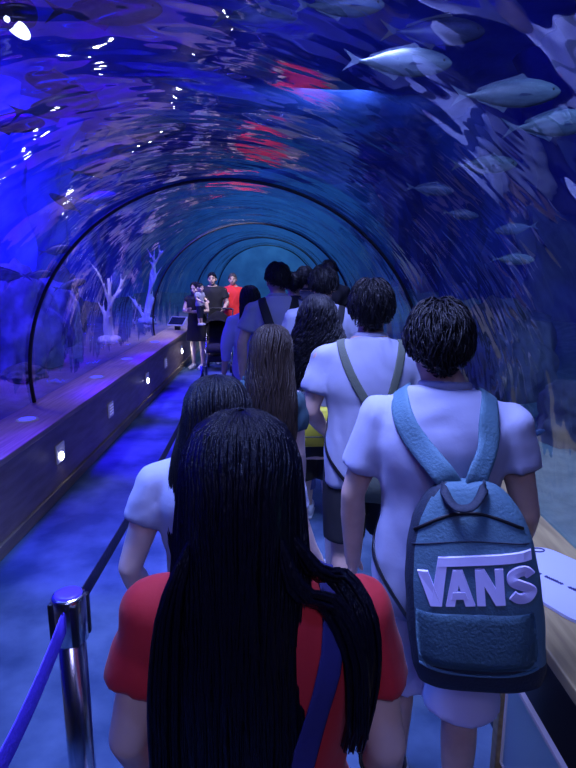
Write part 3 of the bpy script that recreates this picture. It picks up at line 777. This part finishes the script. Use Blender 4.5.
def backpack(q, name, label, base, hgt, wid, dep, mb, md, strap_w=.06, sx=.115, lettering=False, tilt=0., group=None, lower=True, roll=0.):
    e, b = worn(q, name, label, 'backpack', base, group)
    PR = [(0, .80, .72), (.03, .92, .88), (.1, .985, .97), (.3, 1., 1.), (.55, .97, .95), (.72, .90, .84), (.84, .78, .68), (.93, .60, .50), (.98, .42, .36), (1., .30, .25)]
    def wd(t): a = interp(PR, t); return a[0] * wid / 2, a[1] * dep / 2
    def cy(t): return .03 * t * t
    def front(x, z, k=0.):
        t = max(0, min(1, z / hgt)); a, d = wd(t); u = min(.98, abs(x) / a); return cy(t) - d * (1 - u ** 3.6) ** (1 / 3.6) - k
    bm = bmesh.new(); n = 34; pts = [(0, cy(i / n), hgt * i / n) for i in range(n + 1)]
    sweep(bm, pts, [wd(i / n) for i in range(n + 1)], side=V((1, 0, 0)), seg=44, power=3.6)
    for f in bm.faces:
        c = f.calc_center_median()
        a, d = wd(max(0, min(1, c.z / hgt)))
        if c.z < hgt * .15 or (c.x < -a * .86): f.material_index = 1
    for v in bm.verts: v.co += v.co.normalized() * .004 * noise.noise(v.co * 14)
    build('main_body', bm, [M[mb], M[md]], e)
    # front pocket: bulging panel with rounded lower corners
    bm = bmesh.new(); rows = []; z0, z1 = .15 * hgt, .43 * hgt
    for j in range(15):
        t = j / 14; z = lerp(z0, z1, t); a, d = wd(z / hgt); hw = a * .86 * (1 if t > .25 else (1 - (1 - t / .25) ** 2 * .12)); row = []
        for i in range(25):
            u = -1 + 2 * i / 24; x = hw * u; bul = .034 * (1 - abs(u) ** 4) * min(1, t * 5 + .0) * (1 if t < .97 else .75) * lerp(1., .62, t)
            row.append(bm.verts.new((x, front(x, z) - bul + .002, z + .012 * (1 - u * u) * (t - .5))))
        rows.append(row)
    for a, b_ in zip(rows, rows[1:]):
        for k in range(24): bm.faces.new((a[k], a[k + 1], b_[k + 1], b_[k]))
    bmesh.ops.solidify(bm, geom=bm.faces[:], thickness=.006)
    build('front_pocket', bm, M[mb], e)
    bm = bmesh.new(); pts = []
    for i in range(21):
        u = -1 + 2 * i / 20; x = wd(.16)[0] * .84 * u; pts.append((x, front(x, .155 * hgt) - .012 * (1 - u ** 4), .155 * hgt - .010 * (1 - u * u)))
    sweep(bm, pts, [(.004, .004)] * 21, seg=6); build('piping', bm, M[mb], e)
    # zip gap across the top and a seam below it
    for nm, tz, r_, m_ in (('zipper', .88, .006, M['blackpl']), ('seam', .76, .003, M[md])):
        bm = bmesh.new(); pts = []
        for i in range(25):
            u = -.95 + 1.9 * i / 24; z = hgt * (tz - .045 * abs(u) ** 2.2 * (2 if tz > .8 else .6)); x = wd(z / hgt)[0] * .97 * u; pts.append((x, front(x, z, .001), z))
        sweep(bm, pts, [(r_, r_ * .7)] * 25, seg=6); build(nm, bm, m_, e)
    bm = bmesh.new(); pts = spline([(-.05, .02, hgt * .985), (-.05, -.012, hgt * .985), (-.025, -.05, hgt * .93), (.015, -.05, hgt * .93), (.045, -.012, hgt * .985), (.045, .02, hgt * .985)], 22)
    sweep(bm, pts, [(.012, .004)] * 22, side=V((0, 1, .6)), seg=8); build('handle', bm, M[md], e)
    ro = hgt * math.sin(roll); body_parts = list(e.children)
    for sg in (-1, 1):
        p = [(sg * sx, .12, 1.34), (sg * sx, .02, 1.44), (sg * sx * .98, -.10, 1.40), (sg * sx * .80 + b.x * .2, -.14, 1.33), (sg * sx * .38 + (b.x + ro) * .8, b.y + .02, b.z + hgt * 1.03), (sg * .030 + b.x + ro, b.y + .03, b.z + hgt * .96)]
        strap(q, 'shoulder_strap', p, strap_w, .012, M[mb], e, base=b, n=26, snapf=lambda t: t < .62)
        if lower:
            p = [(sg * .15, .09, 1.12), (sg * .17, .02, 1.02), (sg * .175, -.09, b.z + hgt * .42), (sg * .02 * 0 + b.x + sg * wid * .46, b.y + .03, b.z + hgt * .14)]
            strap(q, 'adjusting_strap', p, .022, .005, M['blackpl'], e, base=b, n=18, snapf=lambda t: t < .62)
    if lettering:
        bm = bmesh.new(); k = 0.004; st = letters(bm, lambda x, z: front(x, z, .0045)); st0 = st; st = lambda pts, wd, n=10: st0([(x + .006, z + (x + .006) * .05) for x, z in pts], wd, n); zt, zb = hgt * .640, hgt * .475; zbar = hgt * .675; W = .032
        zm = (zt + zb) / 2
        def poly(pts, x0, z0, sx_, sz_):
            P2 = [(x0 + u * sx_, z0 + v * sz_) for u, v in pts]; P2 = [(x + .006, z + (x + .006) * .05) for x, z in P2]
            A = [bm.verts.new((x, front(x, z, .009), z)) for x, z in P2]; B = [bm.verts.new((x, front(x, z, -.004), z)) for x, z in P2]; m_ = len(A)
            for i in range(m_): bm.faces.new((A[i], A[(i + 1) % m_], B[(i + 1) % m_], B[i]))
            bm.faces.new(A); bm.faces.new(B[::-1])
        hL = zt - zb
        poly([(0, .98), (.34, .98), (.70, 0), (.34, 0)], -.132, zb, .075, hL); poly([(.34, 0), (.70, 0), (1.0, 1.36), (.70, 1.36)], -.132, zb, .075, hL)     # wide V
        for i in range(12): poly([(i / 12, 0), ((i + 1) / 12, 0), ((i + 1) / 12, 1), (i / 12, 1)], -.080, zb + hL * 1.12, .214, hL * .24)                   # long bar over the rest
        for q4 in ([(0, 0), (.30, 0), (.60, 1), (.32, 1)], [(.66, 0), (.98, 0), (.64, 1), (.36, 1)], [(.2, .2), (.76, .2), (.68, .40), (.28, .40)]): poly(q4, -.070, zb, .070, hL)   # A
        for q4 in ([(0, 0), (.30, 0), (.30, 1), (0, 1)], [(.70, 0), (1, 0), (1, 1), (.70, 1)], [(0, 1), (.34, 1), (1, 0), (.66, 0)]): poly(q4, .003, zb, .064, hL)   # N
        S = spline([(.128, 0, zt - .024), (.118, 0, zt - .013), (.102, 0, zt - .012), (.088, 0, zt - .020), (.088, 0, zt - .034), (.104, 0, zm - .000), (.122, 0, zm - .010), (.127, 0, zb + .026), (.116, 0, zb + .013), (.098, 0, zb + .012), (.084, 0, zb + .022)], 60)
        st([(p.x, p.z) for p in S], .026, 1)
        body_parts.append(build('lettering', bm, M['bag_letter'], e, smooth=False))
    for o in body_parts: o.rotation_euler = (0, roll, 0)
    return e

# --- person with the teal backpack
vg = person('short-haired person in a white T-shirt and pale shorts carrying the lettered backpack', .462, 1.58, R(-15), 1.71, skin='skin', w=.98, armL=((-.245, -.02, 1.12), (-.25, .06, .86)), armR=((.235, -.03, 1.11), (.22, .10, .90)), head=(R(8), R(4)), hx=-.022,
            hair=short_hair(420, 1.03, .07, .8, 1.515), hairm='hair_short', top='tee', top_lo=.80, sleeve=(.66, .50), shorts='white_short', leg_lo=.48, legs=((.08, .02), (-.03, -.12)), top_grow=.022, short_w=1.28, seed=1)
backpack(vg, 'backpack', 'teal backpack with pale lettering worn over the white T-shirt, largest bag', (.118, -.225, .732), .525, .335, .17, 'bag', 'bag_dark', lettering=True, roll=R(-7))

# --- person in red in front of the camera
rw = person('person in a red T-shirt with very long black hair, back turned right before the camera', -.035, .85, 0., 1.58, skin='skin_pale', w=1.0, fem=1., armL=((-.235, -.03, 1.12), (-.225, .12, .90)), armR=((.225, -.04, 1.11), (.235, .08, .88)), head=(0, R(4)), drop=0., hx=-.028,
            hair=long_hair(400, .98, .99, .22, 1.1, head=1.08, strands=[([(.07, -.09, 1.55), (.12, -.09, 1.475), (.160, -.065, 1.452), (.196, -.088, 1.40), (.206, -.100, 1.33), (.20, -.104, 1.25), (.185, -.10, 1.16)], .020), ([(.06, -.11, 1.55), (.09, -.12, 1.46), (.145, -.10, 1.42), (.185, -.11, 1.33), (.19, -.115, 1.20)], .018), ([(-.06, -.10, 1.55), (-.10, -.12, 1.45), (-.115, -.13, 1.32), (-.12, -.13, 1.18), (-.12, -.13, 1.0)], .022)]), hairm='hair_fg',
            top='red', top_lo=.86, sleeve=.52, shorts='navy', leg_lo=.2, seed=2)
for sg in (-1, 1):
    strap(rw, 'dungaree_strap', [(sg * .10, .08, 1.40), (sg * .11, -.03, 1.44), (sg * .12, -.13, 1.34), (sg * .085, -.15, 1.2), (sg * .045, -.155, 1.05), (sg * .02, -.15, .95)], .042, .004, M['navystrap'], rw.e, off=.012)
bm = bmesh.new(); sg, sh, el, wr = rw.arms[1]; c = el.lerp(wr, .30); d = (wr - el).normalized(); s1 = d.orthogonal().normalized(); s2 = d.cross(s1)
sweep(bm, [c + (s1 * math.cos(t) + s2 * math.sin(t)) * .041 for t in [2 * PI * k / 24 for k in range(25)]], [(.007, .004)] * 25, side=d, seg=8); build('wristband', bm, M['black'], rw.e)

# --- girl with straight black hair and white T-shirt, ahead left
g2 = person('girl in a white T-shirt with straight black hair, partly behind the red T-shirt', -.17, 1.52, 0., 1.51, skin='skin_pale', w=1.06, fem=1., armL=((-.275, -.06, 1.10), (-.25, .06, .90)), armR=((.27, .0, 1.13), (.345, .06, .93)), head=(R(4), R(4)),
            hair=long_hair(240, 1.16, 1.06, .12, 1.0, head=1.06), hairm='hair', top='tee', sleeve=.45, shorts='denim', leg_lo=.25, seed=3)
bm = bmesh.new(); sg, sh, el, wr = g2.arms[1]; c = el.lerp(wr, .9); d = (wr - el).normalized(); s1 = d.orthogonal().normalized(); s2 = d.cross(s1)
sweep(bm, [c + (s1 * math.cos(t) + s2 * math.sin(t)) * .031 for t in [2 * PI * k / 24 for k in range(25)]], [(.004, .004)] * 25, side=d, seg=8); build('bracelet', bm, M['steel'], g2.e)

# --- girl with long brown hair in dark teal
g3 = person('girl with long wavy brown hair in a dark teal top', -.085, 2.3, R(-8), 1.57, skin='skin_pale', w=.86, fem=1., hx=.055, armL=((-.20, -.01, 1.12), (-.20, .08, .88)), armR=((.17, .02, 1.12), (.17, .14, .92)), head=(R(-6), R(3)), hair=long_hair(190, .93, 1.10, .8, 1.0), hairm='hair_brown', top='tealcloth', sleeve=.5, shorts='navy', leg_lo=.2, seed=4)
backpack(g3, 'backpack', 'small plain navy backpack under the long brown hair', (.05, -.19, .92), .34, .25, .12, 'navy', 'black', strap_w=.04, lower=False)

# --- tall guy with olive sling
g5 = person('person with thick black hair in a white T-shirt crossed by olive straps', .395, 2.5, R(-6), 1.745, skin='skin', w=1.06, armL=((-.25, -.03, 1.13), (-.20, .14, 1.0)), head=(R(-2), R(2)), hair=short_hair(400, 1.08, .08, .7, 1.50), hairm='hair', top='tee', top_lo=.82, sleeve=.62, shorts='black', leg_lo=.55, legs=((-.05, -.14), (.10, .05)), top_grow=.022, seed=5)
e, b = worn(g5, 'drawstring_bag', 'olive drawstring bag on two straps behind the white T-shirt', 'bag', (.05, -.20, .80))
bm = bmesh.new(); sweep(bm, [(0, 0, 0), (0, 0, .01), (0, 0, .10), (0, 0, .20), (0, .01, .255), (0, .015, .28)], [(.10, .04), (.12, .06), (.125, .065), (.11, .055), (.05, .03), (.065, .035)], side=V((1, 0, 0)), seg=28, power=2.8)
wrinkle(bm, .008, (12, 12, 8), 4); build('sack', bm, M['olive'], e)
for sg, top_ in ((-1, -.125), (1, .125)):
    strap(g5, 'strap', [(top_, .10, 1.36), (top_, .02, 1.44), (top_ * .95, -.10, 1.40), (top_ * .6 + .02, -.16, 1.26), (.05 + sg * .012, -.17, 1.12), (.05 + sg * .02, -.19, 1.04)], .036, .005, M['olive'], e, off=.011, base=b, snapf=lambda t: t < .85)
    strap(g5, 'cord', [(top_ * 1.1, .10, 1.2), (top_ * 1.35, .0, 1.05), (top_ * 1.25, -.10, .93), (.05 + sg * .10, -.2, .82)], .018, .004, M['blackpl'], e, base=b, snapf=lambda t: t < .75)

# --- girl with dark curly hair
g4 = person('girl with thick curly dark hair in a white top with a yellow bag', .20, 3.05, 0., 1.655, skin='skin_pale', w=.98, fem=1., head=(0, R(2)), hair=long_hair(230, 1.24, 1.20, .5, 1.15, curl=.012, thick=1.1), hairm='hair', top='tee_grey', top_lo=.92, sleeve=.5, shorts='black', leg_lo=.66, seed=6)
e, b = worn(g4, 'shoulder_bag', 'bright yellow shoulder bag at the hip of the curly-haired girl', 'bag', (-.02, -.22, .92))
bm = bmesh.new(); sweep(bm, [(0, 0, 0), (0, 0, .008), (0, 0, .10), (0, 0, .19), (0, 0, .20)], [(.10, .03), (.115, .042), (.118, .045), (.105, .036), (.09, .02)], side=V((1, 0, 0)), seg=28, power=4.)
wrinkle(bm, .006, (12, 12, 8), 9); build('pouch', bm, M['yellow'], e)
bm = bmesh.new(); sweep(bm, [(-.105 + .21 * k / 12, -.044, .055) for k in range(13)], [(.004, .003)] * 13, seg=6); build('zipper', bm, M['olive'], e)
strap(g4, 'strap', [(.10, .04, 1.42), (.11, -.02, 1.44), (.05, -.14, 1.30), (-.02, -.16, 1.15), (-.06, -.19, 1.09)], .03, .004, M['yellow'], e, base=b, snapf=lambda t: t < .8)

# --- further back in the queue
g9 = person('person with short dark hair in a white T-shirt, beyond the curly-haired girl', .295, 3.95, R(-5), 1.80, w=1.05, hair=short_hair(170, 1.10, .06, .5), top='tee', sleeve=.6, shorts='denim', leg_lo=.2, seed=7)
backpack(g9, 'backpack', 'black backpack on the person beyond the curly-haired girl', (.0, -.21, .90), .42, .27, .14, 'black', 'black', strap_w=.05, lower=False)
g8 = person('tall person in a grey-white T-shirt with broad black backpack straps', -.015, 4.5, R(4), 1.83, w=1.02, head=(R(14), 0), armL=((-.26, -.02, 1.12), (-.26, .06, .87)), hair=short_hair(170, 1.06, .05, .3), top='tee_grey', sleeve=.6, shorts='black', leg_lo=.5, seed=8)
backpack(g8, 'backpack', 'black backpack hanging low from broad straps on the grey-white T-shirt', (.0, -.20, .78), .40, .29, .15, 'black', 'black', strap_w=.065, lower=False)
g7 = person('girl in a lilac top lit deep blue beside the aisle', -.27, 5.25, R(20), 1.63, w=1.0, fem=1., hair=long_hair(120, 1.0, 1.22, .5), hairm='hair', top='lilac', top_lo=.78, sleeve=1.5, shorts='denim', leg_lo=.15, seed=9)
e, b = worn(g7, 'shoulder_bag', 'patterned blue shoulder bag low on the lilac top', 'bag', (.02, -.20, .72))
bm = bmesh.new(); sweep(bm, [(0, 0, 0), (0, 0, .01), (0, 0, .11), (0, 0, .22), (0, 0, .23)], [(.10, .035), (.12, .05), (.125, .05), (.11, .04), (.09, .02)], side=V((1, 0, 0)), seg=24, power=3.5); build('pouch', bm, mat('speckled_bag', (.03, .03, .10), .7, col2=(.6, .6, .8), scale=30, lo=.48, hi=.52), e)
strap(g7, 'strap', [(.11, .03, 1.42), (.12, -.02, 1.44), (.08, -.14, 1.30), (.05, -.16, 1.1), (.03, -.20, .94)], .03, .004, M['navystrap'], e, base=b, snapf=lambda t: t < .8)
person('person with dark hair just right of the tall black-strapped one, mostly hidden', .135, 5.6, 0., 1.745, hair=short_hair(110, 1.06), top='navy', shorts='black', leg_lo=.2, seed=10)
person('person in dark clothes seen between the two white-shirted heads', .265, 6.2, R(8), 1.80, hair=short_hair(110, 1.04), top='navy', shorts='denim', leg_lo=.2, seed=12)
person('person in black at the far right of the queue, only the head showing', .58, 6.95, R(-8), 1.87, hair=short_hair(110, 1.06), top='black', shorts='black', leg_lo=.2, seed=13)

# --- people coming the other way
mb = person('man in a black T-shirt walking toward the camera behind a pushchair', -1.25, 10.85, PI, 1.69, w=1.12, armL=((-.27, .0, 1.12), (-.22, .24, 1.02)), armR=((.27, .0, 1.12), (.22, .24, 1.02)), hair=short_hair(70, .99, .025, .1), hairm='hair_short', top='black', sleeve=.6, shorts='black', leg_lo=.5, seed=14)
rp = person('man in a bright red polo shirt walking toward the camera', -.90, 11.2, PI, 1.67, skin='skin', w=1.08, hair=short_hair(60, .97, .02, .1), hairm='hair_bald', top='redpolo', top_lo=.86, sleeve=.6, shorts='khaki', leg_lo=.12, seed=15)
bm = bmesh.new(); ball(bm, (.075, .128, 1.30), (.020, .006, .022)); build('chest_badge', bm, M['tee'], rp.e)
wb = person('woman with dark hair in a black dress carrying a baby on her arm', -1.47, 10.25, PI - .25, 1.53, skin='skin_pale', fem=1., armL=((-.24, .02, 1.13), (-.02, .25, 1.13)), armR=((.24, .04, 1.13), (.06, .27, 1.17)), head=(R(-10), R(12)), hair=long_hair(90, .95, 1.25, .3), hairm='hair', top='black', sleeve=.2, shorts='black', skirt=True, leg_lo=.55, seed=16)
wb.e.rotation_euler.z = PI - .25
by = person('baby in a pale top with dark hair held against the black dress', -1.37, 9.99, PI + 1.1, .66, skin='skin_pale', childlike=1.75, w=1.35, armL=((-.30, .05, 1.15), (-.25, .22, 1.05)), armR=((.30, .05, 1.15), (.25, .22, 1.05)), hair=short_hair(60, .99, .03, .1), top='tee_grey', sleeve=.6, shorts='navy', leg_lo=.3, z0=.80, seed=17)

# --- pushchair
e = empty('pushchair', 'black pushchair with a hood, pushed by the man in black', 'pushchair', (-1.07, 10.1, 0), PI)
def tubes(nm, paths, r, m, parent=None):
    bm = bmesh.new()
    for p in paths: sweep(bm, p, [r] * len(p), seg=8)
    return build(nm, bm, m, parent or e)
for sx_ in (-.22, .22):
    tubes('side_frame', [[(sx_, .30, .10), (sx_, .0, .55), (sx_, -.35, 1.00)], [(sx_, -.28, .10), (sx_, .02, .52)]], .013, M['steel'])
tubes('push_handle', [spline([(-.22, -.35, 1.0), (-.21, -.40, 1.04), (0, -.42, 1.05), (.21, -.40, 1.04), (.22, -.35, 1.0)], 14)], .016, M['blackpl'])
bm = bmesh.new(); sweep(bm, [(0, .26, .34), (0, .20, .46), (0, -.02, .48), (0, -.14, .62), (0, -.22, .88)], [(.19, .03)] * 5, side=V((1, 0, 0)), seg=16, power=4); build('seat', bm, M['black'], e)
bm = bmesh.new(); rows = []
for i in range(13):
    a = lerp(R(20), R(150), i / 12); rows.append([bm.verts.new((.21 * math.cos(t), .02 - .30 * math.cos(a) * 1., .72 + .26 * math.sin(a) * math.sin(t) + .05)) for t in [PI * k / 14 for k in range(15)]])
for a, b_ in zip(rows, rows[1:]):
    for k in range(14): bm.faces.new((a[k], a[k + 1], b_[k + 1], b_[k]))
bmesh.ops.solidify(bm, geom=bm.faces[:], thickness=.012); build('hood', bm, M['black'], e)
bm = bmesh.new(); box(bm, (-.19, -.24, .16), (.19, .20, .28), .03); build('basket', bm, M['black'], e, smooth=False)
for x_ in (-.23, .23):
    for y_ in (.30, -.28):
        bm = bmesh.new(); sweep(bm, [(x_ - .02, y_, .09), (x_ - .012, y_, .09), (x_ + .012, y_, .09), (x_ + .02, y_, .09)], [.075, .09, .09, .075], side=V((0, 1, 0)), seg=24); w_ = build('wheel', bm, M['blackpl'], e)
        bm = bmesh.new(); sweep(bm, [(x_ - .024, y_, .09), (x_ + .024, y_, .09)], [.03, .03], side=V((0, 1, 0)), seg=16); build('hub', bm, M['steel'], w_)

# ------------------------------------------------------------------ lights
def area(loc, target, size, power, col, sy=None, spread=None):
    l = bpy.data.lights.new('area_lamp', 'AREA'); l.energy = power; l.color = col; l.size = size
    if sy: l.shape = 'RECTANGLE'; l.size_y = sy
    if spread: l.spread = spread
    o = bpy.data.objects.new('area_lamp', l); COL.objects.link(o); o.location = loc
    o.rotation_euler = (V(target) - V(loc)).to_track_quat('-Z', 'Y').to_euler()
    return o
def spot(loc, target, angle, power, col, blend=.5, r=.15):
    l = bpy.data.lights.new('spot_lamp', 'SPOT'); l.energy = power; l.color = col; l.spot_size = R(angle); l.spot_blend = blend; l.shadow_soft_size = r
    o = bpy.data.objects.new('spot_lamp', l); COL.objects.link(o); o.location = loc
    o.rotation_euler = (V(target) - V(loc)).to_track_quat('-Z', 'Y').to_euler()
    return o
VIO = (.36, .42, 1.)
area((-.1, 1.5, 3.1), (.1, 1.8, 1.0), .7, 42, VIO, spread=R(90))
area((.35, 3.2, 3.1), (.4, 3.1, 1.0), .7, 36, VIO, spread=R(80))
area((.25, 6.2, 3.1), (.25, 6.2, 1.0), .9, 20, VIO, spread=R(80))
area((-.9, 9.4, 3.0), (-1.05, 10.8, 1.0), .8, 34, (.8, .75, 1.), spread=R(100))
area((-.5, 13.5, 3.1), (-.5, 13.8, 0.), 1.2, 22, (.4, .5, 1))
# blue wash on the empty aisle
for y, p in ((3.6, 700), (5.4, 1500), (7.4, 1700), (9.0, 800)): spot((-1.9, y, 3.3), (-1.1, y + .2, 0), 34, p, (.035, .0, 1.))
spot((-1.6, 2.0, 3.2), (-1.05, 1.9, 0), 75, 300, (.08, .22, 1.))
spot((.0, .2, 3.2), (-.5, 1.6, 0), 60, 60, (.10, .24, 1.))
# violet spots added to brighten the ledge top
for y in (3.2, 6, 9): spot((-2.7, y, 3.2), (-2.0, y, .6), 60, 75, (.75, .55, 1.))
# lamps in the tank, then an added fill and an added coral spot
BL = (.075, .04, 1.)
area((-3.6, 1.0, 4.6), (-5.5, 4, 2), 1.2, 90, BL)
area((-3.4, 6.0, 4.6), (-5.2, 7, 1.2), 1.2, 280, BL)
area((-3.2, 11, 4.6), (-5., 12, 1.5), 1.2, 380, BL)
area((-1.8, 4.5, 4.4), (-2.6, 6.5, 5.2), 1., 40, BL)
area((2.4, 1.6, 4.6), (2.4, 3.2, .8), .8, 14, (.30, .60, .9), spread=R(70))
area((2.2, 2.5, 4.9), (3.9, 8, 2.), 1., 16, (.06, .05, 1.))
area((1.0, 1.0, 4.2), (1.6, 4.5, 2.6), 1., 22, (.32, .42, 1.), spread=R(90))
area((1.2, 12, 4.6), (.0, 18, 2.), 1.5, 240, (.25, .55, .8))
area((-.5, 21, 4.), (-.5, 25.5, 1.5), 1.5, 230, (.25, .55, .8))
area((.0, -1.6, 3.2), (.1, 1.0, 1.1), .9, 10, (.50, .46, 1.), spread=R(100))  # added soft fill from behind the camera, above the tunnel
spot((-2.5, 8.3, 2.3), (-2.75, 9.3, 1.2), 45, 40, (.8, .75, 1.))  # spot added only to whiten the coral

# ------------------------------------------------------------------ world, camera
w = bpy.data.worlds.new('World'); scene.world = w; w.use_nodes = True
bg = w.node_tree.nodes['Background']; bg.inputs['Color'].default_value = (.03, .04, .3, 1); bg.inputs['Strength'].default_value = .05
cam = bpy.data.cameras.new('Camera'); co = bpy.data.objects.new('Camera', cam); COL.objects.link(co)
cam.sensor_fit = 'VERTICAL'; cam.sensor_height = 24; cam.lens = 577 / 768 * 24; cam.clip_start = .05; cam.clip_end = 100
co.location = (0, 0, 1.8); co.rotation_euler = (R(90 - 11.56), 0, R(-.8))
scene.camera = co
scene.view_settings.view_transform = 'Standard'; scene.view_settings.look = 'None'; scene.view_settings.exposure = 0
